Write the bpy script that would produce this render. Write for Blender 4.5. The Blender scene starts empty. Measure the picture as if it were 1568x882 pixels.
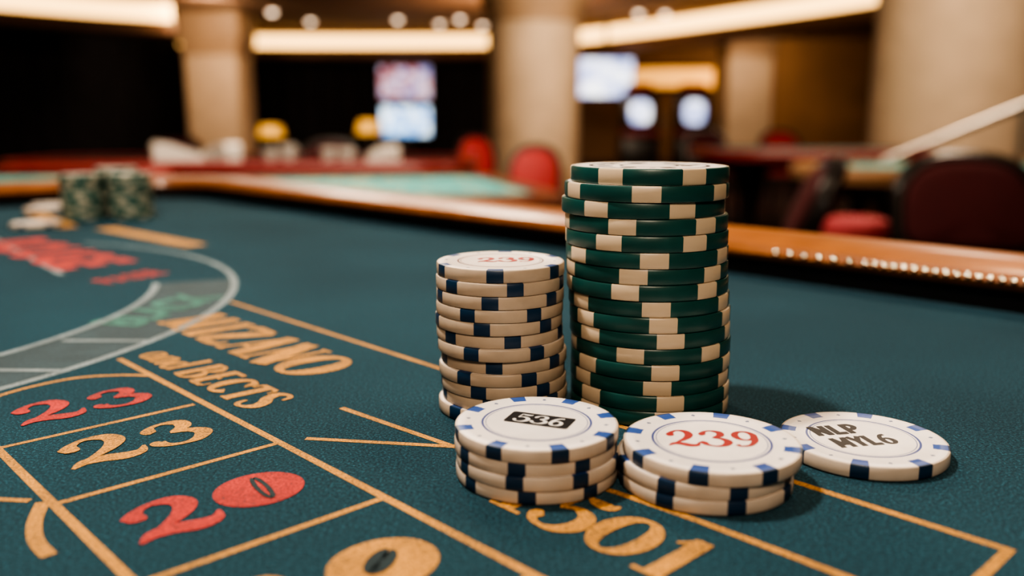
import bpy, math, random
from mathutils import Vector, Matrix
random.seed(7)
scene = bpy.context.scene
pi = math.pi
ZT = 0.9          # height of the main table's felt

# ------------------------------------------------------------------ materials
def nt(name):
    m = bpy.data.materials.new(name); m.use_nodes = True
    t = m.node_tree
    b = t.nodes['Principled BSDF']
    return m, t, b

def N(t, typ, **kw):
    n = t.nodes.new(typ)
    for k, v in kw.items(): setattr(n, k, v)
    return n

def sock(t, inp, val):
    if isinstance(val, bpy.types.NodeSocket): t.links.new(val, inp)
    else: inp.default_value = val

def M(t, op, a, b=None, c=None):
    n = N(t, 'ShaderNodeMath', operation=op)
    sock(t, n.inputs[0], a)
    if b is not None: sock(t, n.inputs[1], b)
    if c is not None: sock(t, n.inputs[2], c)
    return n.outputs[0]

def MIX(t, f, a, b):
    n = N(t, 'ShaderNodeMix', data_type='RGBA')
    sock(t, n.inputs[0], f)
    for i, v in ((6, a), (7, b)):
        if isinstance(v, tuple): v = (v[0], v[1], v[2], 1)
        sock(t, n.inputs[i], v)
    return n.outputs[2]

def noise(t, scale, detail=2.0, co=None, rough=0.5):
    n = N(t, 'ShaderNodeTexNoise'); n.inputs['Scale'].default_value = scale
    n.inputs['Detail'].default_value = detail; n.inputs['Roughness'].default_value = rough
    if co is None:
        co = N(t, 'ShaderNodeTexCoord').outputs['Object']
    t.links.new(co, n.inputs['Vector'])
    return n.outputs['Fac']

def ramp(t, fac, stops):
    r = N(t, 'ShaderNodeValToRGB'); t.links.new(fac, r.inputs[0])
    e = r.color_ramp.elements
    while len(e) < len(stops): e.new(0.5)
    for i, (p, c) in enumerate(stops):
        e[i].position = p; e[i].color = (c[0], c[1], c[2], 1)
    return r.outputs[0]

def bump(t, b, h, strength, dist):
    n = N(t, 'ShaderNodeBump'); n.inputs['Strength'].default_value = strength
    n.inputs['Distance'].default_value = dist
    t.links.new(h, n.inputs['Height']); t.links.new(n.outputs[0], b.inputs['Normal'])

def simple(name, col, rough=0.5, var=0.15, scale=20, metal=0, coat=0, emit=None, es=0, bmp=0, bd=0.001):
    m, t, b = nt(name)
    n = noise(t, scale, 3)
    d = tuple(c * (1 - var) for c in col); l = tuple(min(1, c * (1 + var)) for c in col)
    c = ramp(t, n, [(0.3, d), (0.7, l)])
    t.links.new(c, b.inputs['Base Color'])
    b.inputs['Roughness'].default_value = rough
    b.inputs['Metallic'].default_value = metal
    b.inputs['Coat Weight'].default_value = coat
    b.inputs['Coat Roughness'].default_value = 0.12
    if emit:
        b.inputs['Emission Color'].default_value = (*emit, 1)
        b.inputs['Emission Strength'].default_value = es
    if bmp: bump(t, b, n, bmp, bd)
    return m

def felt_mat(name, lo, hi, fine=1300, patches=False):
    m, t, b = nt(name)
    n1 = noise(t, fine, 4, rough=0.75); n2 = noise(t, 9, 2)
    c = ramp(t, n1, [(0.36, lo), (0.54, hi), (0.68, tuple(min(1, x * 3.2) for x in hi))])
    k = ramp(t, n2, [(0.3, (0.8, 0.8, 0.8)), (0.7, (1.1, 1.1, 1.1))])
    mx = N(t, 'ShaderNodeMix', data_type='RGBA', blend_type='MULTIPLY')
    mx.inputs[0].default_value = 1
    t.links.new(c, mx.inputs[6]); t.links.new(k, mx.inputs[7])
    out = mx.outputs[2]
    if patches:
        n3 = noise(t, 14, 1)
        out = MIX(t, M(t, 'GREATER_THAN', n3, 0.62), out, (0.50, 0.46, 0.28))
    t.links.new(out, b.inputs['Base Color'])
    b.inputs['Roughness'].default_value = 0.95
    b.inputs['Specular IOR Level'].default_value = 0.15
    b.inputs['Sheen Weight'].default_value = 0.10
    b.inputs['Sheen Tint'].default_value = (0.4, 0.6, 0.8, 1)
    bump(t, b, n1, 1.0, 0.0007)
    return m

def ink_mat(name, col, bg, wear=0.35):
    m, t, b = nt(name)
    n1 = noise(t, 1500, 4, rough=0.78); n2 = noise(t, 60, 3)
    w = M(t, 'ADD', n1, M(t, 'MULTIPLY', M(t, 'SUBTRACT', n2, 0.5), 0.25))
    dark = tuple(c * 0.5 for c in col)
    c = ramp(t, w, [(wear - 0.02, bg), (wear + 0.05, dark), (0.52, col), (0.68, tuple(min(1, x * 1.6) for x in col))])
    t.links.new(c, b.inputs['Base Color'])
    b.inputs['Roughness'].default_value = 0.75
    bump(t, b, n1, 0.9, 0.0006)
    return m

def chip_mat(name, base, spot, nspot, wid, ring=None, face=None, rin=0.80, face_spot=None, rough=0.42):
    """poker-chip moulding: UV carries the chip's own x/R, y/R"""
    m, t, b = nt(name)
    uv = N(t, 'ShaderNodeUVMap'); uv.uv_map = 'UVMap'
    sp = N(t, 'ShaderNodeSeparateXYZ'); t.links.new(uv.outputs[0], sp.inputs[0])
    x, y = sp.outputs[0], sp.outputs[1]
    r = M(t, 'SQRT', M(t, 'ADD', M(t, 'MULTIPLY', x, x), M(t, 'MULTIPLY', y, y)))
    a = M(t, 'ADD', M(t, 'DIVIDE', M(t, 'ARCTAN2', y, x), 2 * pi), 1.0)
    fr = M(t, 'FRACT', M(t, 'MULTIPLY', a, float(nspot)))
    d = M(t, 'ABSOLUTE', M(t, 'SUBTRACT', fr, 0.5))
    half = wid / 360.0 * nspot / 2
    inang = M(t, 'LESS_THAN', d, half)
    outer = M(t, 'GREATER_THAN', r, rin)
    spotm = M(t, 'MULTIPLY', inang, outer)
    n1 = noise(t, 500, 3); n2 = noise(t, 130, 4)
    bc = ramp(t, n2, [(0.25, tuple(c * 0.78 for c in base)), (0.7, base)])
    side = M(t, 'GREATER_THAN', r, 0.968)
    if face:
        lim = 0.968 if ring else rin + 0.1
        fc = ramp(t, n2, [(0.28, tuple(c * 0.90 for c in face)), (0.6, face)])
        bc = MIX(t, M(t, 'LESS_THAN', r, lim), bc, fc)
    if ring:
        for rr, ww in ((0.665, 0.014), (0.625, 0.005)):
            k = M(t, 'LESS_THAN', M(t, 'ABSOLUTE', M(t, 'SUBTRACT', r, rr)), ww)
            bc = MIX(t, k, bc, ring)
        d2 = M(t, 'ABSOLUTE', M(t, 'SUBTRACT', M(t, 'FRACT', M(t, 'ADD', M(t, 'MULTIPLY', a, float(nspot)), 0.5)), 0.5))
        q = M(t, 'ADD', M(t, 'MULTIPLY', d2, 0.75), M(t, 'ABSOLUTE', M(t, 'SUBTRACT', r, 0.85)))
        bc = MIX(t, M(t, 'LESS_THAN', q, 0.034), bc, (0.15, 0.18, 0.27))
    if face and not ring:
        for rr, ww in ((0.74, 0.025), (0.36, 0.02)):
            k = M(t, 'LESS_THAN', M(t, 'ABSOLUTE', M(t, 'SUBTRACT', r, rr)), ww)
            bc = MIX(t, k, bc, (0.02, 0.03, 0.05))
        vor = N(t, 'ShaderNodeTexVoronoi'); vor.inputs['Scale'].default_value = 4.0
        t.links.new(uv.outputs[0], vor.inputs['Vector'])
        band = M(t, 'LESS_THAN', M(t, 'ABSOLUTE', M(t, 'SUBTRACT', r, 0.54)), 0.14)
        k = M(t, 'MULTIPLY', band, M(t, 'LESS_THAN', vor.outputs['Distance'], 0.42))
        bc = MIX(t, k, bc, (0.02, 0.03, 0.05))
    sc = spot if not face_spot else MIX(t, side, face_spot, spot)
    fin = MIX(t, spotm, bc, sc)
    t.links.new(fin, b.inputs['Base Color'])
    b.inputs['Roughness'].default_value = rough
    bump(t, b, n1, 0.15, 0.0002)
    return m

GOLD = (0.55, 0.265, 0.050); RED = (0.46, 0.036, 0.032)
FLO = (0.0065, 0.023, 0.033); FHI = (0.016, 0.060, 0.084)
m_felt = felt_mat('felt_teal', FLO, FHI)
m_felt_far = felt_mat('felt_far', (0.05, 0.21, 0.21), (0.08, 0.33, 0.33), 300, True)
m_gold = ink_mat('ink_gold', GOLD, FHI)
m_red = ink_mat('ink_red', RED, FHI)
m_grey = ink_mat('ink_grey', (0.22, 0.28, 0.30), FHI)
m_greyf = ink_mat('ink_grey_fill', (0.028, 0.062, 0.080), FHI)
m_green = ink_mat('ink_green', (0.045, 0.20, 0.16), FHI)
m_dark = ink_mat('ink_dark', (0.008, 0.03, 0.04), FLO)
def wood_mat(name, a, bcol, rough=0.25, rot=0.0, coat=0.5):
    m, t, b = nt(name)
    mp = N(t, 'ShaderNodeMapping'); mp.inputs['Rotation'].default_value = (0, 0, rot); mp.inputs['Scale'].default_value = (2.5, 60, 60)
    t.links.new(N(t, 'ShaderNodeTexCoord').outputs['Object'], mp.inputs['Vector'])
    n = noise(t, 1.0, 4, co=mp.outputs[0])
    c = ramp(t, n, [(0.3, a), (0.7, bcol)])
    t.links.new(c, b.inputs['Base Color'])
    b.inputs['Roughness'].default_value = rough
    b.inputs['Specular IOR Level'].default_value = 0.3
    b.inputs['Coat Weight'].default_value = coat; b.inputs['Coat Roughness'].default_value = 0.15
    return m
m_vinyl = simple('black_vinyl', (0.006, 0.006, 0.007), 0.6, bmp=0.2, scale=200)
m_redvinyl = simple('red_vinyl', (0.20, 0.020, 0.020), 0.45, scale=30, bmp=0.1)
m_redup = simple('dark_red_upholstery', (0.060, 0.006, 0.009), 0.9, scale=60, bmp=0.2)
m_brightred = simple('bright_red_upholstery', (0.34, 0.024, 0.028), 0.7, scale=60, bmp=0.2)
m_pink = simple('pink_seat', (0.42, 0.06, 0.075), 0.7, scale=60, bmp=0.2)
m_frame = simple('dark_frame', (0.012, 0.008, 0.007), 0.35, scale=30)
m_metal = simple('brushed_metal', (0.42, 0.38, 0.34), 0.35, metal=1, scale=90)
m_brass = simple('glint_bead_brass', (0.95, 0.85, 0.65), 0.10, metal=1, scale=90)
m_white = simple('white_ceramic', (0.78, 0.72, 0.66), 0.4, 0.05)
m_column = simple('column_plaster', (0.54, 0.40, 0.28), 0.75, 0.08, 4, bmp=0.1)
m_coltrim = simple('column_trim', (0.36, 0.24, 0.15), 0.6, 0.08, 4)
m_ceiling = simple('ceiling_paint', (0.27, 0.16, 0.10), 0.8, 0.10, 0.6)
m_soffit = simple('soffit_wood', (0.18, 0.09, 0.045), 0.5, 0.12, 2)
m_wallb = simple('wall_brown', (0.20, 0.11, 0.055), 0.7, 0.25, 0.8)
m_wallk = simple('wall_dark', (0.03, 0.022, 0.02), 0.7, 0.3, 0.8)
m_curtain = simple('curtain_black', (0.024, 0.021, 0.025), 0.9, 0.3, 5)
m_cove = simple('cove_glow', (0.9, 0.7, 0.4), 0.6, 0.03, 1, emit=(1.0, 0.57, 0.20), es=2.6)
m_bulb = simple('bulb_glow', (1, 0.9, 0.8), 0.5, 0.02, 1, emit=(1.0, 0.76, 0.54), es=3)
m_amber = simple('amber_sign', (0.9, 0.5, 0.15), 0.5, 0.1, 1, emit=(1.0, 0.45, 0.09), es=0.95)
m_ambers = simple('amber_shade', (0.7, 0.4, 0.08), 0.5, 0.1, 10, emit=(1.0, 0.50, 0.08), es=0.08)

def carpet():
    m, t, b = nt('carpet')
    v = N(t, 'ShaderNodeTexVoronoi'); v.inputs['Scale'].default_value = 2.2
    t.links.new(N(t, 'ShaderNodeTexCoord').outputs['Object'], v.inputs['Vector'])
    c = ramp(t, v.outputs['Distance'], [(0.1, (0.10, 0.035, 0.015)), (0.35, (0.045, 0.012, 0.010)), (0.7, (0.02, 0.010, 0.010))])
    t.links.new(c, b.inputs['Base Color']); b.inputs['Roughness'].default_value = 0.95
    bump(t, b, noise(t, 300), 0.4, 0.002)
    return m
m_carpet = carpet()

def screen_mat(name, stops, scale, es):
    m, t, b = nt(name)
    n = noise(t, scale, 2)
    c = ramp(t, n, stops)
    b.inputs['Base Color'].default_value = (0.01, 0.01, 0.01, 1)
    t.links.new(c, b.inputs['Emission Color']); b.inputs['Emission Strength'].default_value = es
    b.inputs['Roughness'].default_value = 0.2
    return m
m_scrA = screen_mat('screen_red', [(0.36, (0.25, 0.05, 0.06)), (0.46, (0.60, 0.22, 0.22)), (0.54, (0.75, 0.62, 0.75)), (0.66, (0.10, 0.12, 0.45))], 3.6, 1.0)
m_scrB = screen_mat('screen_blue', [(0.34, (0.04, 0.14, 0.42)), (0.46, (0.15, 0.40, 0.80)), (0.56, (0.85, 0.95, 1.0)), (0.70, (0.2, 0.4, 0.6))], 3.8, 1.7)
m_scrC = screen_mat('screen_white', [(0.3, (0.22, 0.28, 0.55)), (0.5, (0.60, 0.64, 0.9)), (0.65, (1, 1, 1))], 3.2, 1.6)

# ------------------------------------------------------------------ mesh builder
class MB:
    def __init__(s, X=None):
        s.v = []; s.f = []; s.m = []; s.uv = []; s.X = X or Matrix.Identity(4)
    def raw(s, verts, faces, mat, uvs=None):
        o = len(s.v)
        for p in verts: s.v.append(s.X @ Vector(p))
        s.uv += uvs if uvs else [(0, 0)] * len(verts)
        for f in faces:
            s.f.append([o + i for i in f]); s.m.append(mat)
    def rings(s, rings, mats, cap0=None, cap1=None, closed=True, loop=False):
        n = len(rings[0]); vs = [p for r in rings for p in r]
        o = len(s.v)
        s.raw(vs, [], 0)
        R = len(rings)
        for i in range(R if loop else R - 1):
            mt = mats if isinstance(mats, int) else mats[i]
            i2 = (i + 1) % R
            for j in range(n if closed else n - 1):
                k = (j + 1) % n
                s.f.append([o + i * n + j, o + i * n + k, o + i2 * n + k, o + i2 * n + j]); s.m.append(mt)
        if cap0 is not None:
            s.f.append([o + j for j in range(n)][::-1]); s.m.append(cap0)
        if cap1 is not None:
            s.f.append([o + (R - 1) * n + j for j in range(n)]); s.m.append(cap1)
    def rbox(s, c, size, r, mat, rot=0, b=None):
        b = min(r, size[2] * 0.3) if b is None else b
        def rg(inset, z):
            return [(c[0] + p.x, c[1] + p.y, z) for p, nn in rrect(size[0] - 2 * inset, size[1] - 2 * inset, max(r - inset, 0.0001), 4, rot)]
        z0 = c[2] - size[2] / 2; z1 = c[2] + size[2] / 2
        s.rings([rg(b, z0), rg(b * 0.3, z0 + b * 0.3), rg(0, z0 + b), rg(0, z1 - b), rg(b * 0.3, z1 - b * 0.3), rg(b, z1)], mat, mat, mat)
    def lathe(s, c, prof, mat, n=32, cap=True):
        rg = [[(c[0] + r * math.cos(2 * pi * j / n), c[1] + r * math.sin(2 * pi * j / n), c[2] + z) for j in range(n)] for r, z in prof]
        m0 = mat if isinstance(mat, int) else mat[0]; m1 = mat if isinstance(mat, int) else mat[-1]
        s.rings(rg, mat, m0 if cap else None, m1 if cap else None)
    def tube(s, pts, r, mat, n=10):
        pts = [Vector(p) for p in pts]; rg = []
        for i, p in enumerate(pts):
            d = (pts[min(i + 1, len(pts) - 1)] - pts[max(i - 1, 0)]).normalized()
            u = d.cross(Vector((0, 0, 1)))
            if u.length < 1e-3: u = Vector((1, 0, 0))
            u.normalize(); w = u.cross(d)
            rr = r[i] if isinstance(r, (list, tuple)) else r
            rg.append([tuple(p + u * rr * math.cos(2 * pi * j / n) + w * rr * math.sin(2 * pi * j / n)) for j in range(n)])
        s.rings(rg, mat, mat, mat)
    def obj(s, name, mats, parent=None, smooth=True, angle=35):
        me = bpy.data.meshes.new(name)
        me.from_pydata([tuple(p) for p in s.v], [], s.f)
        for mt in mats: me.materials.append(mt)
        me.polygons.foreach_set('material_index', s.m)
        uvl = me.uv_layers.new(name='UVMap')
        for l in me.loops: uvl.data[l.index].uv = s.uv[l.vertex_index]
        if smooth:
            me.polygons.foreach_set('use_smooth', [True] * len(me.polygons))
            me.update()
            try: me.set_sharp_from_angle(angle=math.radians(angle))
            except Exception as e: print(e)
        me.update()
        o = bpy.data.objects.new(name, me); scene.collection.objects.link(o)
        if parent: o.parent = parent
        return o

def empty(name, loc=(0, 0, 0)):
    e = bpy.data.objects.new(name, None); scene.collection.objects.link(e)
    e.empty_display_size = 0.05
    return e

def rrect(w, h, r, n=6, rot=0):
    out = []
    R = Matrix.Rotation(rot, 2)
    for cx, cy, a0 in ((w / 2 - r, -h / 2 + r, -pi / 2), (w / 2 - r, h / 2 - r, 0), (-w / 2 + r, h / 2 - r, pi / 2), (-w / 2 + r, -h / 2 + r, pi)):
        for i in range(n + 1):
            a = a0 + pi / 2 * i / n
            nn = Vector((math.cos(a), math.sin(a)))
            out.append((R @ (Vector((cx, cy)) + nn * r), R @ nn))
    return out

# ------------------------------------------------------------------ strokes / glyphs
def catmull(P, n=8):
    if len(P) == 2:
        return [tuple(P[0][k] * (1 - i / n) + P[1][k] * i / n for k in range(3)) for i in range(n + 1)]
    Q = [P[0]] + list(P) + [P[-1]]
    out = []
    for i in range(1, len(Q) - 2):
        for j in range(n):
            t = j / n
            out.append(tuple(0.5 * (2 * Q[i][k] + (-Q[i-1][k] + Q[i+1][k]) * t + (2*Q[i-1][k] - 5*Q[i][k] + 4*Q[i+1][k] - Q[i+2][k]) * t*t + (-Q[i-1][k] + 3*Q[i][k] - 3*Q[i+1][k] + Q[i+2][k]) * t**3) for k in range(3)))
    out.append(tuple(P[-1]))
    return out

zc = [0.0]
def ribbon(mb, pts, mat, z, T=lambda x, y: (x, y)):
    """pts (x,y,width) in mm-like local units; T maps to world xy"""
    zc[0] = (zc[0] + 0.000004) % 0.00008
    zz = z + zc[0]
    L, R = [], []
    for i, p in enumerate(pts):
        a = pts[max(i - 1, 0)]; b = pts[min(i + 1, len(pts) - 1)]
        dx, dy = b[0] - a[0], b[1] - a[1]; l = math.hypot(dx, dy) or 1
        nx, ny = -dy / l, dx / l; w = max(p[2], 0.001) / 2
        L.append((*T(p[0] + nx * w, p[1] + ny * w), zz)); R.append((*T(p[0] - nx * w, p[1] - ny * w), zz))
    n = len(pts)
    mb.raw(R + L, [[i, i + 1, n + i + 1, n + i] for i in range(n - 1)], mat)

def ell(cx, cy, rx, ry, wv, wh, a0=0, a1=2 * pi, n=28):
    return [(cx + rx * math.cos(a0 + (a1 - a0) * i / n), cy + ry * math.sin(a0 + (a1 - a0) * i / n),
             wh + (wv - wh) * abs(math.cos(a0 + (a1 - a0) * i / n)) ** 1.5) for i in range(n + 1)]

def S(x0, y0, x1, y1, w, w2=None): return [(x0, y0, w), (x1, y1, w2 or w)]
G = {
 '2': [[(.10,.60,.04),(.15,.68,.22),(.22,.84,.12),(.40,.96,.08),(.64,.90,.18),(.72,.70,.22),(.60,.47,.17),(.36,.26,.09),(.12,.08,.06)],
       [(.03,.00,.04),(.20,.13,.15),(.42,.12,.19),(.66,.03,.20),(.86,.06,.13),(.95,.24,.03)]],
 '3': [[(.10,.66,.06),(.14,.76,.19),(.24,.91,.09),(.44,.97,.08),(.67,.87,.19),(.66,.67,.19),(.42,.54,.06)],
       [(.40,.53,.06),(.68,.46,.14),(.82,.27,.22),(.66,.06,.16),(.42,.00,.08),(.20,.07,.11),(.09,.22,.20),(.10,.30,.05)]],
 '0': [ell(.45, .49, .34, .44, .22, .07)],
 'O': [ell(.48, .49, .38, .44, .22, .07)],
 '1': [S(.38,.02,.38,.97,.20), [(.10,.76,.03),(.24,.84,.08),(.38,.96,.08)], S(.08,.025,.68,.025,.055)],
 '5': [[(.80,1.0,.03),(.74,.90,.14),(.50,.89,.16),(.26,.95,.05)], S(.25,.95,.19,.52,.06),
       [(.19,.50,.05),(.42,.60,.10),(.70,.50,.19),(.78,.27,.22),(.62,.06,.15),(.38,.0,.07),(.16,.06,.10),(.10,.20,.19),(.12,.28,.04)]],
 '9': [ell(.46,.68,.28,.27,.19,.08), [(.74,.68,.18),(.70,.38,.17),(.50,.10,.11),(.22,.02,.08),(.12,.12,.14)]],
 '6': [ell(.46,.30,.28,.27,.19,.10), [(.18,.30,.18),(.22,.60,.17),(.42,.88,.13),(.70,.95,.12)]],
 'I': [S(.3,.0,.3,1,.22), S(.08,.03,.52,.03,.06), S(.08,.97,.52,.97,.06)],
 'M': [S(.10,.0,.14,1,.07), S(.12,1,.44,.05,.22), S(.44,.05,.78,1,.06), S(.80,1,.84,.0,.22), S(-.02,.03,.24,.03,.06), S(.68,.03,1.0,.03,.06)],
 'Z': [[(.10,.80,.05),(.14,.94,.12),(.78,.94,.10)], S(.76,.94,.12,.06,.20), [(.10,.06,.12),(.74,.06,.12),(.82,.24,.05)]],
 'A': [S(.42,1,.12,.0,.07), S(.44,1,.76,.0,.22), S(.22,.33,.62,.33,.06), S(.0,.03,.26,.03,.06), S(.58,.03,.94,.03,.06)],
 'N': [S(.14,.0,.14,1,.07), S(.14,1,.72,.0,.24), S(.74,.0,.74,1,.07), S(-.0,.97,.2,.97,.06), S(.60,.97,.88,.97,.06), S(.02,.03,.28,.03,.06)],
 'F': [S(.22,.0,.22,1,.20), S(.2,.96,.72,.96,.09), S(.7,.96,.72,.76,.05), S(.24,.52,.52,.52,.07), S(.04,.03,.42,.03,.06)],
 'B': [S(.22,.0,.22,1,.20), [(.1,.97,.06),(.5,.97,.08),(.68,.76,.19),(.5,.54,.07),(.22,.54,.06)], [(.22,.53,.06),(.56,.52,.08),(.76,.28,.2),(.56,.03,.07),(.08,.03,.06)]],
 'C': [ell(.48,.49,.36,.44,.22,.08, 0.18*pi, 1.78*pi), S(.76,.62,.78,.92,.06)],
 'T': [S(.40,.0,.40,.98,.20), S(.06,.95,.76,.95,.09), S(.06,.95,.04,.74,.05), S(.76,.95,.78,.74,.05), S(.2,.03,.6,.03,.06)],
 'S': [[(.68,.74,.06),(.62,.92,.10),(.40,.98,.09),(.18,.84,.18),(.30,.60,.20),(.56,.42,.22),(.66,.20,.19),(.44,.02,.09),(.18,.04,.10),(.08,.26,.07)]],
 'a': [ell(.32,.26,.22,.25,.16,.07), S(.56,.5,.56,.02,.16), S(.56,.02,.70,.06,.06)],
 'n': [S(.16,.0,.16,.54,.16), [(.16,.40,.05),(.36,.54,.10),(.54,.40,.16),(.54,.0,.16)]],
 'd': [ell(.32,.26,.22,.25,.16,.07), S(.56,1,.56,.02,.16), S(.42,.97,.6,.97,.05)],
 'E': [S(.22,.0,.22,1,.20), S(.2,.96,.72,.96,.09), S(.24,.52,.52,.52,.07), S(.2,.04,.72,.04,.09), S(.72,.04,.75,.24,.05)],
 'n_': [S(.14,0,.14,1,.2), S(.14,.95,.70,.05,.2), S(.70,0,.70,1,.2)],
 'l_': [S(.16,0,.16,1,.2), S(.08,.09,.66,.09,.18)],
 'p_': [S(.16,0,.16,1,.2), [(.14,.91,.18),(.48,.91,.18),(.66,.70,.2),(.48,.46,.18),(.14,.46,.18)]],
 'm_': [S(.12,0,.12,1,.19), S(.12,.95,.44,.25,.17), S(.44,.25,.76,.95,.17), S(.76,0,.76,1,.19)],
 'y_': [S(.08,1,.40,.5,.19), S(.72,1,.40,.5,.19), S(.40,.52,.40,0,.2)],
}
ADV = {'I': .62, '1': .74, 'M': 1.12, 'a': .74, 'n': .74, 'd': .76, ' ': .28, 'S': .80, 'C': .90, 'A': .95, 'F': .80, 'T': .86, '2': .98, '3': .92, 'E': .84,
       'l_': .74, 'y_': .84, 'p_': .86}

def glyphs(mb, text, height, xscale, ox, oy, rx, ry, mat, z, slant=0.0, bold=1.0):
    ux, uy = -ry, rx
    pen = 0.0
    for ch in text:
        for st in G.get(ch, []):
            pts = [(p[0] + pen, p[1], p[2] * bold) for p in st]
            if len(pts) < 20: pts = catmull(pts, 7)
            q = [((x + slant * y) * height * xscale, y * height, w * height * 0.5 * (1 + xscale)) for x, y, w in pts]
            ribbon(mb, q, mat, z, lambda a, b: ((ox + a * rx + b * ux) / 1000, (oy + a * ry + b * uy) / 1000))
        pen += ADV.get(ch, .95)
    return pen * height * xscale

def text_to(mb, body, size, cx, cy, ang, mat, z, bold=0.02, shear=0, sx=1.0):
    cu = bpy.data.curves.new('tmp', 'FONT'); cu.body = body; cu.size = size / 1000
    cu.offset = bold * size / 1000; cu.shear = shear; cu.align_x = 'CENTER'; cu.align_y = 'CENTER'
    ob = bpy.data.objects.new('tmp', cu); scene.collection.objects.link(ob)
    bpy.context.view_layer.update()
    dg = bpy.context.evaluated_depsgraph_get()
    me = bpy.data.meshes.new_from_object(ob.evaluated_get(dg))
    c, s_ = math.cos(ang), math.sin(ang)
    vs = [(cx / 1000 + v.co.x * sx * c - v.co.y * s_, cy / 1000 + v.co.x * sx * s_ + v.co.y * c, z) for v in me.vertices]
    mb.raw(vs, [list(p.vertices) for p in me.polygons], mat)
    bpy.data.objects.remove(ob); bpy.data.curves.remove(cu); bpy.data.meshes.remove(me)

# ------------------------------------------------------------------ gaming tables
def gaming_table(name, cx, cy, rot, w, d, z, rc, mf, mr, mb_base, prof, riser_mats):
    root = empty(name)
    fm = MB()
    ring = rrect(w, d, rc, 10, rot)
    fm.raw([(cx + p.x, cy + p.y, z) for p, n in ring], [list(range(len(ring)))], 0)
    fm.obj('felt', [mf], root, smooth=False)
    rm = MB()
    rg = [[(cx + p.x + n.x * o_, cy + p.y + n.y * o_, z + h_) for p, n in ring] for o_, h_ in prof]
    rm.rings(rg, riser_mats)
    rm.obj('rail', [mb_base, mr], root)
    am = MB()
    def rg2(ins, zz): return [(cx + p.x, cy + p.y, zz) for p, n in rrect(w - 2 * ins, d - 2 * ins, max(rc - ins, .01), 10, rot)]
    am.rings([rg2(-prof[-1][0] + 0.002, z + prof[-1][1]), rg2(0.02, z - 0.12), rg2(0.05, z - 0.14)], 0, None, 0)
    am.obj('apron', [mb_base], root)
    lm = MB()
    R = Matrix.Rotation(rot, 2)
    for sx in (-1, 1):
        q = R @ Vector((sx * w * 0.28, 0))
        hh = z - 0.135
        lm.lathe((cx + q.x, cy + q.y, 0), [(0.24, 0), (0.24, 0.03), (0.12, 0.07), (0.08, 0.12), (0.07, hh * 0.5), (0.09, hh * 0.8), (0.14, hh)], 0, 24)
    lm.obj('pedestals', [mb_base], root)
    return root

AX = Vector((-0.6878, 0.7259)); BX = Vector((0.7259, 0.6878))
def W(s, t):
    p = AX * s + BX * t
    return p.x, p.y
rotT = math.atan2(-AX.y, -AX.x)
m_wood = wood_mat('rail_wood', (0.23, 0.072, 0.014), (0.34, 0.115, 0.024), 0.42, -rotT, 0.15)
m_wood2 = wood_mat('table_wood', (0.24, 0.13, 0.065), (0.34, 0.19, 0.10), 0.45, 0, 0.1)
m_wood3 = wood_mat('dark_red_wood', (0.15, 0.040, 0.022), (0.20, 0.060, 0.030), 0.5, 0, 0.05)
cxy = W(0.290, -0.102)
prof_main = [(0, -0.003), (0, 0.011), (-0.005, 0.011), (-0.0075, 0.0145), (-0.005, 0.019), (0.004, 0.0232), (0.014, 0.0245),
             (0.030, 0.0240), (0.044, 0.0210), (0.053, 0.0150), (0.056, 0.007), (0.055, -0.01), (0.050, -0.03), (0.046, -0.07)]
root_main = gaming_table('roulette_table', cxy[0], cxy[1], rotT, 1.48, 1.096, ZT, 0.07, m_felt, m_wood, m_vinyl, prof_main, [0] + [1] * 10 + [0] * 2)
sd = MB()
s_ = 0.250
while s_ > -0.30:
    x, y = W(s_, 0.446 - 0.0073)
    sd.lathe((x, y, ZT + 0.0162), [(0.0005, -0.0017), (0.0013, -0.0011), (0.0017, 0.0), (0.0013, 0.0011), (0.0005, 0.0017)], 0, 10)
    s_ -= 0.0050 if s_ < 0.2 else 0.0085
sd.obj('rail_glint_beads', [m_brass], root_main)  # added metal beads standing in for highlight dots along the rail nose

# printed layout
lay = MB()
ZL = ZT + 0.00006
def line(pts, w, mat):
    q = catmull([(p[0], p[1], w) for p in pts], 10)
    ribbon(lay, q, mat, ZL, lambda s, t: W(s / 1000, t / 1000))
def wline(pts, w, mat, z=0):
    q = catmull([(p[0], p[1], w) for p in pts], 10)
    ribbon(lay, q, mat, ZL + z, lambda x, y: (x / 1000, y / 1000))
gw = 2.3
line([(334, 112.8), (20, 112.8)], gw, 0)
line([(405, 192), (52, 192)], gw, 0)
line([(330, 54.5), (40, 54.5)], gw, 0)
line([(262, 54.5), (262, 110)], 1.9, 0)
line([(213, 54.5), (213, 112.8)], 1.9, 0)
line([(163, 54.5), (163, 112.8)], 1.9, 0)
line([(113, 54.5), (113, 112.8)], 1.9, 0)
line([(306, 54.5), (316, 72), (318.6, 91), (312, 104), (303, 113)], 2.2, 0)
line([(52, 193), (52, 150)], gw, 0)
line([(226.9, 141.8), (178.4, 145.8)], 2.1, 0)
line([(210.8, 119.7), (176, 147)], 2.1, 0)
line([(178.4, 145.8), (150, 152), (106, 156.3), (40, 156.8)], 2.1, 0)
line([(226, 45), (219, 51)], 1.9, 0)
line([(216, 53), (206, 48.5), (196, 46), (187, 46)], 3.2, 0)
bx, by = BX.x, BX.y
ZG = ZL + 0.00010
def num(txt, s, t, h, xs, mat, slant=0.12, bold=1.2):
    x, y = W(s / 1000, t / 1000)
    glyphs(lay, txt, h, xs, x * 1000, y * 1000, bx, by, mat, ZG, slant, bold)
num('2', 277, 64, 20, 1.0, 1, 0.05)
num('3', 276, 86, 19, 0.98, 1, 0.05)
num('2', 232, 64, 21, 1.02, 0, 0.05)
num('3', 231, 86, 20, 0.92, 0, 0.05)
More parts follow.
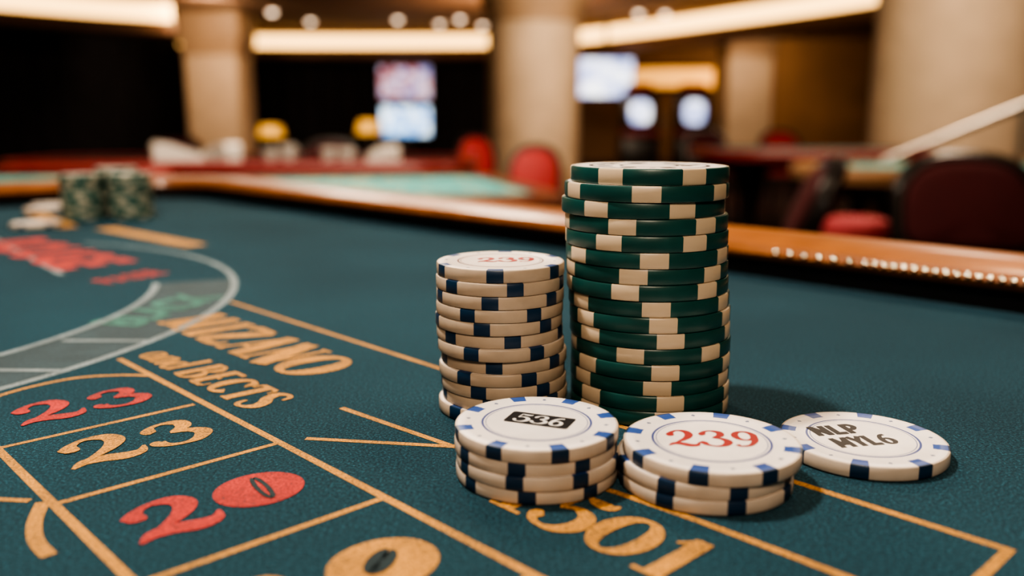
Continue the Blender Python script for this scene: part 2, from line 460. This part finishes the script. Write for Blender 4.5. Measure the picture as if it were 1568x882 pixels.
num('2', 179, 61, 19, 1.10, 1, 0.05, 1.3)
num('2', 129, 59, 20, 1.0, 0, 0.05)
def disc(s, t, rs, rt, mat, z, n=40):
    vs = []
    for i in range(n):
        a = 2 * pi * i / n
        x, y = W((s + rs * math.cos(a)) / 1000, (t + rt * math.sin(a)) / 1000)
        vs.append((x, y, z))
    lay.raw(vs, [list(range(n))[::-1]], mat)
disc(188, 93.5, 9.8, 11.0, 1, ZG)
disc(137, 94, 10.2, 12, 0, ZG)
def cut(s, t, rs, rt, w, mat, ang):
    pts = []
    for i in range(31):
        a = 2 * pi * i / 30
        ds, dt = rs * math.cos(a), rt * math.sin(a)
        pts.append((s + ds * math.cos(ang) - dt * math.sin(ang), t + ds * math.sin(ang) + dt * math.cos(ang), w))
    ribbon(lay, pts, mat, ZG + 0.0001, lambda s_, t_: W(s_ / 1000, t_ / 1000))
cut(188, 94.3, 6.8, 1.2, 1.2, 5, 0.16)
cut(138.0, 94, 4.0, 1.4, 3.0, 5, 1.0)
ra = -AX
x, y = W(0.1455, 0.1292); glyphs(lay, '1501', 20, 0.80, x * 1000, y * 1000, ra.x, ra.y, 0, ZG, 0, 1.2)
x, y = W(0.384, 0.147); glyphs(lay, 'MIZANO', 29, 0.73, x * 1000, y * 1000, ra.x, ra.y, 0, ZG, 0.08, 1.35)
x, y = W(0.334, 0.1195); glyphs(lay, 'and BECTS', 17, 0.76, x * 1000, y * 1000, ra.x, ra.y, 0, ZG, 0.05, 1.35)
def arc(cx, cy, r, a0, a1, w, mat, z=0, n=60):
    pts = [(cx + r * math.cos(a0 + (a1 - a0) * i / n), cy + r * math.sin(a0 + (a1 - a0) * i / n), w) for i in range(n + 1)]
    ribbon(lay, pts, mat, ZL + z, lambda x, y: (x / 1000, y / 1000))
ccx, ccy = -392, 400
arc(ccx, ccy, 230, -0.9, 0.37, 40, 3, -0.00004)
arc(ccx, ccy, 251, -0.9, 1.25, 3.8, 2, 0.00008)
arc(ccx, ccy, 210, -0.9, 0.37, 3.6, 2, 0.00008)
wline([(-250, 306), (-158, 303.7)], 3, 2, 0.00008); wline([(-183, 347.4), (-147, 347)], 3, 2, 0.00008)
wline([(-420, 695), (-262.6, 505.4)], 4, 2)
wline([(-340, 730), (-226, 625)], 17, 0); wline([(-475, 866), (-372, 736)], 15, 0)
text_to(lay, 'BLACK', 34, -166, 408, math.radians(76), 4, ZG, 0.03, sx=0.66)
text_to(lay, 'ROUGE', 62, -318, 592, math.radians(-43), 1, ZG, 0.05, sx=0.80)
text_to(lay, 'PASSE', 26, -218, 496, math.radians(62), 1, ZG, 0.02, sx=0.6)
lay.obj('layout', [m_gold, m_red, m_grey, m_greyf, m_green, m_dark], root_main, smooth=False)

# ------------------------------------------------------------------ poker chips
m_chipw = chip_mat('chip_white', (0.58, 0.49, 0.40), (0.008, 0.030, 0.070), 8, 12, ring=(0.04, 0.07, 0.24), face=(0.78, 0.735, 0.69), rin=0.80, face_spot=(0.03, 0.085, 0.30))  # base is the rim: dimmer, warmer side light painted into its colour
m_chipc = chip_mat('chip_cream', (0.52, 0.42, 0.32), (0.008, 0.034, 0.082), 6, 14.5, ring=(0.2, 0.12, 0.12), face=(0.72, 0.65, 0.58), rin=0.86, face_spot=(0.03, 0.07, 0.2))  # rim darker than face, shading from overhead light put into the colour
m_chipg = chip_mat('chip_green', (0.013, 0.080, 0.074), (0.60, 0.48, 0.34), 6, 19, face=(0.74, 0.70, 0.66), rin=0.86, face_spot=(0.60, 0.50, 0.38), rough=0.36)
m_inkk = simple('chip_ink_black', (0.015, 0.015, 0.018), 0.5)
m_inkr = simple('chip_ink_red', (0.36, 0.03, 0.03), 0.5)
m_inkw = simple('chip_ink_white', (0.8, 0.78, 0.74), 0.5)

def chip(mb, x, y, z, R, T, ang, mat=0, n=96):
    """x,y,R,T in mm ; z in mm above felt"""
    b = 0.085 * T
    prof = [(R * 0.80, 0), (R - b * 1.8, 0), (R - b * 0.6, b * 0.3), (R, b * 1.3), (R, T - b * 1.3), (R - b * 0.6, T - b * 0.3), (R - b * 1.8, T), (R * 0.90, T),
            (R * 0.865, T), (R * 0.86, T - 0.06), (R * 0.3, T - 0.06)]
    vs, uv = [], []
    for r, h in prof:
        for j in range(n):
            a = 2 * pi * j / n
            c, s_ = math.cos(a + ang), math.sin(a + ang)
            vs.append(((x + r * c) / 1000, (y + r * s_) / 1000, ZT + (z + h) / 1000))
            k = r / R
            uv.append((k * math.cos(a), k * math.sin(a)))
    fs = []
    for i in range(len(prof) - 1):
        for j in range(n):
            k = (j + 1) % n
            fs.append([i * n + j, i * n + k, (i + 1) * n + k, (i + 1) * n + j])
    L = len(vs)
    vs.append((x / 1000, y / 1000, ZT + z / 1000)); uv.append((0, 0))
    vs.append((x / 1000, y / 1000, ZT + (z + T - 0.06) / 1000)); uv.append((0, 0))
    for j in range(n):
        k = (j + 1) % n
        fs.append([k, j, L]); o = (len(prof) - 1) * n
        fs.append([o + j, o + k, L + 1])
    mb.raw(vs, fs, mat, uv)

def D(d): return math.radians(d)
BZ = 0.33
g = MB()
offs = [.1, .1, 0, 0, 0, -.4, -.6, -1.0, -1.6, -1.8, -2.0, -2.2, -2.4, -3.4, -2.6, -1.8]
front = [5, 6, -3, 2, -22, 6, 1, -3, 37, -17, -3, 26, -24, -41, -8, -2]
front[15] = -36
for i in range(16):
    R = 24.6 if i < 15 else 23.7
    chip(g, 43.2 + offs[i], 268 + random.uniform(-.5, .5), BZ + i * 4.66, R, 4.64, D(-90 + front[i] - 30), 0)
g.obj('green_poker_chip_stack', [m_chipg])
c_ = MB()
offw = [-.6, .6, .2, -.3, .3, -.6, -1.0, -1.2, -1.0, -.8, -.9, -.7]
frw = [15, -12, -22, 25, -8, -26, 12, -14, 32, -8, 14, -4]
for i in range(12):
    chip(c_, -2.8 + offw[i], 264 + random.uniform(-.6, .6), BZ + i * 3.84, 19.4, 3.82, D(-90 + frw[i] - 30), 0)
zt = ZT + (BZ + 11 * 3.84 + 3.82 - 0.06 + 0.04) / 1000
glyphs(c_, '239', 8, 0.8, -10.5, 261, 1, 0.05, 1, zt, 0, 1.0)
c_.obj('white_poker_chip_stack', [m_chipc, m_inkr])
w1 = MB()
for i, (dx, dy, fa) in enumerate([(0.1, 0.3, -8), (0.3, -0.2, -17), (-0.2, 0.4, -14), (0, 0, -31)]):
    chip(w1, 6.2 + dx, 211 + dy, BZ + i * 3.36, 20.5, 3.34, D(-90 + fa - 22.5), 0)
zt = BZ + 3 * 3.36 + 3.34 - 0.06
ang = D(-22)
lx, ly = 7.0, 212.0
vs = []
for p, nn in rrect(17, 8.2, 0.8, 4, ang): vs.append(((lx + p.x) / 1000, (ly + p.y) / 1000, ZT + (zt + 0.04) / 1000))
w1.raw(vs, [list(range(len(vs)))], 1)
tw = 13.3
ox = lx - math.cos(ang) * tw / 2 + math.sin(ang) * 2.9; oy = ly - math.sin(ang) * tw / 2 - math.cos(ang) * 2.9
glyphs(w1, '536', 5.8, 0.84, ox, oy, math.cos(ang), math.sin(ang), 2, ZT + (zt + 0.08) / 1000, 0, 1.0)
w1.obj('white_poker_chip_stack', [m_chipw, m_inkk, m_inkw])
w2 = MB()
for i, (dx, dy, fa) in enumerate([(-.6, .2, 8), (-.9, .5, 10), (0.9, 0.3, -20)]):
    chip(w2, 48.4 + dx, 206.2 + dy, BZ + i * 3.4, 21.3 + (0.3 if i == 2 else 0), 3.38, D(-90 + fa - 22.5), 0)
zt = BZ + 2 * 3.4 + 3.38 - 0.06
glyphs(w2, '239', 11.0, 0.76, 38.0, 202.8, math.cos(D(-3)), math.sin(D(-3)), 1, ZT + (zt + 0.04) / 1000, 0, 1.0)
w2.obj('white_poker_chip_stack', [m_chipw, m_inkr])
w3 = MB()
chip(w3, 94.8, 226, BZ, 21.6, 3.6, D(-90 + 22 - 22.5), 0)
zt = BZ + 3.6 - 0.06
a1 = D(12)
glyphs(w3, ['n_', 'l_', 'p_'], 7.0, 0.80, 83.5, 227.0, math.cos(a1), math.sin(a1), 1, ZT + (zt + 0.05) / 1000, 0, 1.4)
glyphs(w3, ['m_', 'y_', 'l_', '6'], 7.0, 0.72, 86.6, 218.2, math.cos(a1), math.sin(a1), 1, ZT + (zt + 0.05) / 1000, 0, 1.4)
w3.obj('poker_chip', [m_chipw, m_inkk])
m_chipg2 = chip_mat('chip_green_pale', (0.045, 0.12, 0.10), (0.32, 0.32, 0.25), 6, 22, face=(0.45, 0.47, 0.40), rin=0.82, face_spot=(0.36, 0.36, 0.28))
f1 = MB()
for (x, y, k) in ((-389, 800, 11), (-376, 841, 12), (-350, 808, 11)):
    for i in range(k):
        chip(f1, x + random.uniform(-.6, .6), y + random.uniform(-.6, .6), BZ + i * 3.7, 19.2, 3.65, random.uniform(0, 6), 0, 48)
f1.obj('green_poker_chip_stack', [m_chipg2])
f2 = MB()
chip(f2, -462, 870, BZ, 20, 3.4, 0, 0, 48); chip(f2, -478, 915, BZ, 20, 3.4, 1, 0, 48); chip(f2, -402, 740, BZ, 20, 3.4, 2, 0, 48)
f2.obj('loose_poker_chips', [m_chipc])

# ------------------------------------------------------------------ room shell
def slab(name, x0, x1, y0, y1, z0, z1, mat):
    mb = MB()
    mb.raw([(x, y, z) for z in (z0, z1) for y in (y0, y1) for x in (x0, x1)],
           [[0, 2, 3, 1], [4, 5, 7, 6], [0, 1, 5, 4], [2, 6, 7, 3], [0, 4, 6, 2], [1, 3, 7, 5]], 0)
    return mb.obj(name, [mat], smooth=False)
CZ = 2.95
slab('floor', -11, 11, -5, 22.2, -0.1, 0, m_carpet)
slab('ceiling', -11, 11, -5, 22.2, CZ, CZ + 0.1, m_ceiling)
slab('wall_back', -11, 11, 22, 22.2, 0, CZ, m_wallb)
slab('wall_left', -11.2, -11, -5, 22.2, 0, CZ, m_wallk)
slab('wall_right', 11, 11.2, -5, 22.2, 0, CZ, m_wallb)
slab('wall_front', -11, 11, -5.2, -5, 0, CZ, m_wallk)

def curtain(name, x0, y0, x1, y1, z1):
    mb = MB(); n = 220; rows = []
    d = Vector((x1 - x0, y1 - y0)); L = d.length; d.normalize(); nn = Vector((-d.y, d.x))
    for zz in (0.02, z1 * 0.5, z1):
        r = []
        for i in range(n + 1):
            s_ = L * i / n
            q = Vector((x0, y0)) + d * s_ + nn * (0.06 * math.sin(s_ * 14) + 0.05 * math.sin(s_ * 3.3))
            r.append((q.x, q.y, zz))
        rows.append(r)
    mb.rings(rows, 0, closed=False)
    mb.obj(name, [m_curtain])
curtain('curtain', -6.6, 21.5, 0.2, 21.5, 2.4)
curtain('curtain', -10.7, 10.0, -6.7, 21.0, 2.75)

def cove(name, path):
    P = catmull([(p[0], p[1], 0) for p in path], 14)
    P = [Vector((p[0], p[1])) for p in P]
    def off(k):
        out = []
        for i, p in enumerate(P):
            d = (P[min(i + 1, len(P) - 1)] - P[max(i - 1, 0)]).normalized()
            out.append(p + Vector((d.y, -d.x)) * k)
        return out
    mb = MB()
    prof = [(0.0, 2.84), (0.0, 2.56), (0.16, 2.56), (0.18, 2.52), (0.18, 2.38), (0.14, 2.34), (-0.5, 2.34), (-0.5, 2.90)]
    rows = [[(q.x, q.y, z) for q in off(k)] for k, z in prof]
    mb.rings(rows, [0, 1, 1, 1, 1, 1, 1], closed=False)
    rows = [[(q.x, q.y, z) for q in off(k)] for k, z in ((-0.5, CZ - 0.002), (0.12, CZ - 0.002), (0.12, 2.87), (0.05, 2.84), (-0.02, 2.84))]
    mb.rings(rows, 1, closed=False)
    mb.obj(name, [m_cove, m_soffit])
cove('cove_light', [(-7.2, 19.6), (-5.93, 19.96), (-3.4, 20.1), (-.34, 19.9), (1.25, 19.1), (2.65, 17.2), (3.93, 15.05), (4.99, 13.07), (5.7, 11), (6.0, 9)])
cove('cove_light', [(-9.8, 9.5), (-8.9, 11.2), (-7.6, 13.0), (-6.5, 14.15), (-5.5, 14.8)])

dl = MB()
for (px, py) in ((-4.3, 16.4), (-3.95, 17.9), (-2.2, 17.6), (-1.45, 18.3), (-1.0, 17.5), (-.6, 18.6), (2.3, 16.6), (2.8, 16.7), (5.2, 15.6), (6.0, 15.0), (8.2, 18.5), (4.4, 17.5), (-7.5, 17.5), (7.2, 14.5)):
    dl.lathe((px, py, CZ - 0.02), [(0.10, 0.02), (0.11, 0.0), (0.08, -0.02)], 1, 16, cap=False)
    dl.lathe((px, py, CZ - 0.03), [(0.075, 0.0), (0.07, -0.02), (0.05, -0.05), (0.02, -0.06)], 0, 16)
dl.obj('ceiling_downlights', [m_bulb, m_coltrim])

def column(name, x, y, r, square=False, capz=2.36):
    mb = MB()
    prof = [(r * 1.25, 0), (r * 1.25, 0.15), (r * 1.1, 0.22), (r, 0.3), (r, capz - 0.03), (r * 1.05, capz), (r * 1.07, capz + 0.06), (r * 1.03, capz + 0.1), (r * 1.06, capz + 0.16), (r * 1.14, capz + 0.24), (r * 1.16, CZ - 0.01)]
    mats = [1, 1, 1, 0, 1, 1, 1, 1, 1, 1]
    if square:
        rg = [[(x + p.x, y + p.y, z) for p, n in rrect(2 * k, 2 * k, k * 0.12, 3)] for k, z in prof]
        mb.rings(rg, mats, 1, 1)
    else:
        mb.lathe((x, y, 0), prof, mats, 48)
    mb.obj(name, [m_column, m_coltrim])
column('column', -5.50, 17, 0.50, True, 2.2)
column('column', 0.31, 13, 0.66, False, 2.36)
column('column', 3.98, 8, 0.74, False, 2.5)
column('column', 4.80, 18.6, 0.46, True, 2.3)

# ------------------------------------------------------------------ screens, sign, slot machines
def tv(name, x, y, zc_, w, h, mat):
    root = empty(name)
    mb = MB(Matrix.Translation((x, y, zc_)) @ Matrix.Rotation(pi / 2, 4, 'X'))
    mb.rbox((0, 0, 0), (w + .06, h + .06, 0.08), 0.03, 0)
    mb.rbox((0, 0, 0.042), (w, h, 0.01), 0.02, 1)
    mb.obj('panel', [m_frame, mat], root)
    p = MB(); p.tube([(x, y + .05, zc_), (x, y + .05, CZ)], 0.03, 0)
    p.lathe((x, y + .05, CZ - 0.03), [(0.1, 0.0), (0.1, 0.03)], 0, 16)
    p.obj('mount', [m_frame], root)
tv('television', -2.5, 21.1, 1.86, 1.20, 0.74, m_scrA)
root = empty('television')
mbx = MB(Matrix.Translation((-2.5, 21.1, 0.98)) @ Matrix.Rotation(pi / 2, 4, 'X'))
mbx.rbox((0, 0, 0), (1.24, .76, 0.08), 0.03, 0); mbx.rbox((0, 0, 0.042), (1.16, .68, 0.01), 0.02, 1)
mbx.obj('panel', [m_frame, m_scrB], root)
st = MB(); st.rbox((-2.5, 21.13, 0.30), (0.3, 0.06, 0.60), 0.02, 0); st.rbox((-2.5, 21.13, 0.02), (0.9, 0.35, 0.04), 0.02, 0)
st.obj('stand', [m_frame], root)
tv('television', 1.87, 18, 1.83, 1.06, 0.74, m_scrC)

sg = MB()
rows = []
for k, zz in ((0, 1.74), (0.0, 2.16)):
    rows.append([(3.72 + 0.95 * math.sin(a), 20.9 - 0.95 * math.cos(a) * 0.5, zz) for a in [(-1.35 + 2.7 * i / 24) for i in range(25)]])
rows.append([(p[0], p[1] + 0.15, 2.24) for p in rows[-1]])
rows.insert(0, [(p[0], p[1] + 0.15, 1.66) for p in rows[0]])
sg.rings(rows, [1, 0, 1], closed=False)
for sx in (-0.8, 0.8): sg.tube([(3.72 + sx, 20.9, 2.2), (3.72 + sx, 20.9, CZ)], 0.02, 1)
sg.obj('illuminated_bar_sign', [m_amber, m_soffit])

def slot(x, y):
    mb = MB()
    mb.rbox((x, y, 0.35), (0.72, 0.7, 0.70), 0.05, 0)
    mb.rbox((x, y - 0.05, 0.76), (0.68, 0.75, 0.12), 0.04, 2)
    mb.rbox((x, y + 0.1, 1.15), (0.66, 0.4, 0.75), 0.06, 0)
    mb.rbox((x, y + 0.1, 1.60), (0.5, 0.3, 0.16), 0.07, 2)
    Y = y - 0.105
    X0 = mb.X
    mb.X = Matrix.Translation((x, Y, 1.15)) @ Matrix.Rotation(pi / 2, 4, 'X')
    mb.rbox((0, 0, 0), (0.40, 0.44, 0.03), 0.14, 1)
    mb.X = X0
    mb.tube([(x + .36, y, .7), (x + .42, y, .8), (x + .42, y - .02, 1.1)], 0.02, 3)
    mb.obj('slot_machine', [m_frame, m_scrC, m_redvinyl, m_metal])
slot(2.42, 17); slot(3.44, 17)

# ------------------------------------------------------------------ chairs, stool
def chair(x, y, face, w=0.46, top=0.90, seatz=0.47, up=m_redup):
    """face = direction the sitter looks (deg, 0 = +X)"""
    mb = MB(Matrix.Translation((x, y, 0)) @ Matrix.Rotation(math.radians(face + 90), 4, 'Z'))
    d = 0.44
    mb.rbox((0, 0, seatz - 0.035), (w, d, 0.03), 0.05, 0)
    mb.rbox((0, -0.005, seatz + 0.015), (w - 0.02, d - 0.02, 0.07), 0.09, 1)
    for sx in (-1, 1):
        mb.tube([(sx * (w / 2 - .04), -d / 2 + .05, seatz - .04), (sx * (w / 2 - .03), -d / 2 + .03, 0)], [0.022, 0.014], 0)
        mb.tube([(sx * (w / 2 - .04), d / 2 - .05, seatz - .04), (sx * (w / 2 - .02), d / 2 + .06, 0)], [0.022, 0.014], 0)
        mb.tube([(sx * (w / 2 - .06), d / 2 - .03, seatz - .04), (sx * (w / 2 - .07), d / 2 + .02, seatz + 0.2)], 0.016, 0)
    b0 = seatz + 0.10; hh = top - b0; mid = (top + b0) / 2 - 0.03
    out = []
    n = 48
    for i in range(n):
        a = 2 * pi * i / n
        c, s_ = math.cos(a), math.sin(a)
        e = 0.75 if s_ > 0 else 0.4
        up_ = hh / 2 + (0.03 if s_ > 0 else -0.03)
        out.append((w / 2 * math.copysign(abs(c) ** e, c), up_ * math.copysign(abs(s_) ** (0.85 if s_ > 0 else 0.45), s_)))
    def ring(k, yy):
        return [(px * k, d / 2 + yy + 0.12 * (pz * k / hh) + 0.02, mid + pz * k) for px, pz in out]
    rg = [ring(0.02, .045), ring(.86, .04), ring(.90, .028), ring(.93, .034), ring(1, .015), ring(1, -.01), ring(.95, -.030), ring(.88, -.030), ring(.84, -.022), ring(.80, -.045), ring(.66, -.058), ring(.02, -.062)]
    rg = [r[::-1] for r in rg][::-1]
    mb.rings(rg, [1, 1, 1, 0, 0, 0, 0, 0, 0, 1, 1], 1, 1)
    return mb.obj('chair', [m_frame, up])
chair(1.40, 2.55, -100, 0.46, 0.895, 0.47, m_redup)
chair(0.80, 3.08, 165, 0.44, 0.875, 0.47, m_redup)
chair(0.10, 4.42, -95, 0.30, 0.87, 0.47, m_brightred)
chair(-0.22, 6.25, -80, 0.30, 0.90, 0.47, m_brightred)
chair(1.9, 8.5, -90, 0.44, 0.92, 0.47, m_redup)
chair(2.75, 8.9, -90, 0.44, 0.90, 0.47, m_brightred)
chair(-2.6, 6.6, -90, 0.44, 0.88, 0.47, m_redup)
chair(-1.4, 6.6, -90, 0.44, 0.86, 0.47, m_redup)
sb = MB()
sx_, sy_ = 1.37, 3.48
sb.lathe((sx_, sy_, 0), [(0.14, 0), (0.14, 0.015), (0.03, 0.04), (0.022, 0.3), (0.022, 0.50), (0.08, 0.525)], 0, 24)
sb.lathe((sx_, sy_, 0), [(0.11, 0.526), (0.125, 0.54), (0.13, 0.57), (0.12, 0.60), (0.09, 0.612), (0.02, 0.615)], 1, 24)
sb.obj('bar_stool', [m_metal, m_pink])

# ------------------------------------------------------------------ background tables (low padded rails)
prof_b = [(0, 0), (0.0, 0.004), (-0.005, 0.008), (0.01, 0.014), (0.04, 0.014), (0.07, 0.006), (0.085, -0.02), (0.08, -0.06), (0.06, -0.08)]
pm = [1] * 7 + [0]
prof_r = [(0, 0), (0.0, 0.01), (-0.01, 0.02), (0.0, 0.035), (0.04, 0.042), (0.08, 0.030), (0.10, -0.01), (0.095, -0.05), (0.07, -0.07)]
gaming_table('gaming_table', -0.53, 3.28, math.radians(15), 1.05, 1.15, 0.745, 0.14, m_felt_far, m_wood3, m_frame, prof_b, pm)
gaming_table('gaming_table', -2.15, 3.35, math.radians(4), 1.3, 1.0, 0.75, 0.2, m_felt_far, m_redvinyl, m_frame, prof_r, pm)
gaming_table('gaming_table', -1.55, 5.25, 0, 2.5, 0.95, 0.76, 0.25, m_vinyl, m_redvinyl, m_frame, prof_b, pm)
gaming_table('gaming_table', 2.52, 4.45, math.radians(-4), 1.95, 0.9, 0.76, 0.3, m_felt_far, m_wood2, m_frame, prof_b, pm)
gaming_table('gaming_table', 2.35, 7.1, 0, 1.6, 1.1, 0.76, 0.3, m_felt_far, m_redvinyl, m_frame, prof_b, pm)

def cups(x, y, z, n, spread):
    mb = MB()
    for i in range(n):
        px = x + (i - (n - 1) / 2) * spread + random.uniform(-.005, .005); py = y + random.uniform(-.03, .03)
        h = random.uniform(.07, .10)
        mb.lathe((px, py, z), [(0.026, 0), (0.030, 0.005), (0.040, h * .6), (0.045, h), (0.042, h), (0.034, h * .55), (0.015, 0.012)], 0, 20)
        mb.tube([(px + .040, py, z + h * .8), (px + .06, py, z + h * .7), (px + .06, py, z + h * .35), (px + .038, py, z + h * .25)], 0.004, 0, 6)
    mb.obj('coffee_cups', [m_white])
def shoe(x, y, z, rot, s=1.0):
    """card dealing shoe: sloped white box with slot"""
    mb = MB(Matrix.Translation((x, y, z)) @ Matrix.Rotation(rot, 4, 'Z') @ Matrix.Scale(s, 4))
    prof = [(-.13, 0), (.13, 0), (.13, .035), (.10, .055), (-.04, .105), (-.11, .11), (-.13, .09)]
    rg = [[(px, yy, pz) for px, pz in prof] for yy in (-.055, -.05, .05, .055)]
    mb.rings(rg, 0, 0, 0)
    mb.rbox((.125, 0, .022), (.03, .06, .02), 0.004, 1)
    mb.obj('card_shoe', [m_white, m_frame])
shoe(-1.88, 4.98, 0.762, 0.5); shoe(-1.64, 5.0, 0.762, 2.5, 0.95)
cups(-1.30, 5.0, 0.762, 2, 0.10)
cups(-0.98, 5.0, 0.762, 2, 0.10)
shoe(-0.72, 4.96, 0.762, 2.2, 0.85)
cups(-2.2, 3.1, 0.752, 2, 0.1)
def lamp(x, y, z, h):
    mb = MB()
    mb.lathe((x, y, z), [(0.06, 0), (0.06, 0.012), (0.012, 0.02), (0.010, h * .6), (0.012, h * .62)], 0, 20)
    mb.lathe((x, y, z), [(0.085, h * .64), (0.078, h * .8), (0.065, h), (0.01, h + 0.004)], 1, 24)
    mb.obj('table_lamp', [m_metal, m_ambers])
lamp(-1.47, 5.45, 0.762, 0.20); lamp(-0.86, 5.4, 0.762, 0.23)

# handrail
hr = MB()
hr.tube([(2.05, 5.55, 0.62), (2.37, 5.55, 0.76), (3.05, 5.35, 1.08), (3.9, 5.1, 1.50), (4.6, 4.9, 1.83)], 0.026, 0, 14)
for (x, y, z) in ((2.12, 5.55, 0.64), (3.05, 5.35, 1.07), (3.9, 5.1, 1.49), (4.55, 4.92, 1.80)):
    hr.tube([(x, y, 0), (x, y, z)], 0.018, 0, 10); hr.lathe((x, y, 0), [(0.05, 0), (0.05, 0.012)], 0, 16)
hr.obj('stair_handrail', [m_metal])

# ------------------------------------------------------------------ lights
def area(name, loc, target, size, power, col):
    l = bpy.data.lights.new(name, 'AREA'); l.shape = 'DISK'; l.size = size; l.energy = power; l.color = col
    o = bpy.data.objects.new(name, l); scene.collection.objects.link(o)
    o.location = loc
    d = Vector(target) - Vector(loc)
    o.rotation_euler = d.to_track_quat('-Z', 'Y').to_euler()
    return o
area('table_key_lamp', (-0.34, 0.36, 1.78), (0.03, 0.20, 0.9), 0.09, 9.5, (1.0, 0.86, 0.72))
area('camera_side_fill', (-0.05, -0.9, 1.95), (0.03, 0.26, 0.9), 0.35, 12.0, (1.0, 0.78, 0.58))  # added fill from behind the camera, brightens the chip sides
area('ceiling_lamp_near', (0.7, 1.6, 2.7), (0.5, 0.9, 0.9), 0.25, 9.0, (1.0, 0.72, 0.46))
area('ceiling_lamp_tables', (-0.7, 3.2, 2.8), (-0.7, 3.3, 0.7), 0.5, 60, (1.0, 0.82, 0.62))
area('ceiling_lamp_tables', (-1.5, 4.8, 2.8), (-1.5, 5.1, 0.7), 0.5, 60, (1.0, 0.82, 0.62))
area('ceiling_lamp_tables', (2.2, 4.4, 2.8), (2.4, 4.6, 0.7), 0.5, 40, (1.0, 0.80, 0.60))
area('ceiling_lamp_chairs', (1.3, 1.3, 2.8), (1.3, 2.8, 0.7), 0.4, 18, (1.0, 0.76, 0.54))
area('column_fill_light', (1.2, 9.8, 2.85), (0.6, 13, 1.2), 0.8, 130, (1.0, 0.80, 0.58))  # added fill lights, aimed at the columns to warm them
area('column_fill_light', (2.6, 5.6, 2.85), (3.9, 8, 1.5), 0.6, 55, (1.0, 0.80, 0.58))
area('column_fill_light', (-4.8, 14.6, 2.85), (-5.5, 17, 1.4), 0.6, 60, (1.0, 0.74, 0.5))
area('column_fill_light', (4.4, 16.6, 2.85), (4.6, 18.6, 1.2), 0.6, 30, (1.0, 0.74, 0.5))
area('wall_fill_light', (6.0, 19.5, 2.85), (6.0, 22, 1.6), 0.8, 70, (1.0, 0.70, 0.42))  # added fill, brightens the brown back wall
area('ceiling_uplight', (0, 14.5, 1.9), (0, 16.5, 2.95), 2.0, 70, (1.0, 0.66, 0.40))

w = bpy.data.worlds.new('World'); scene.world = w; w.use_nodes = True
w.node_tree.nodes['Background'].inputs[0].default_value = (1.0, 0.72, 0.5, 1)
w.node_tree.nodes['Background'].inputs[1].default_value = 0.03

# ------------------------------------------------------------------ camera
cam = bpy.data.cameras.new('camera'); co = bpy.data.objects.new('camera', cam); scene.collection.objects.link(co)
co.location = (0, 0, ZT + 0.088); co.rotation_euler = (math.radians(90 - 10.77), 0, 0)
cam.lens = 30.9; cam.sensor_width = 36; cam.clip_start = 0.01; cam.clip_end = 100
cam.dof.use_dof = True; cam.dof.focus_distance = 0.245; cam.dof.aperture_fstop = 6.6
scene.camera = co
try:
    scene.view_settings.look = 'AgX - High Contrast'
    scene.view_settings.exposure = 0.35
except Exception as e: print(e)
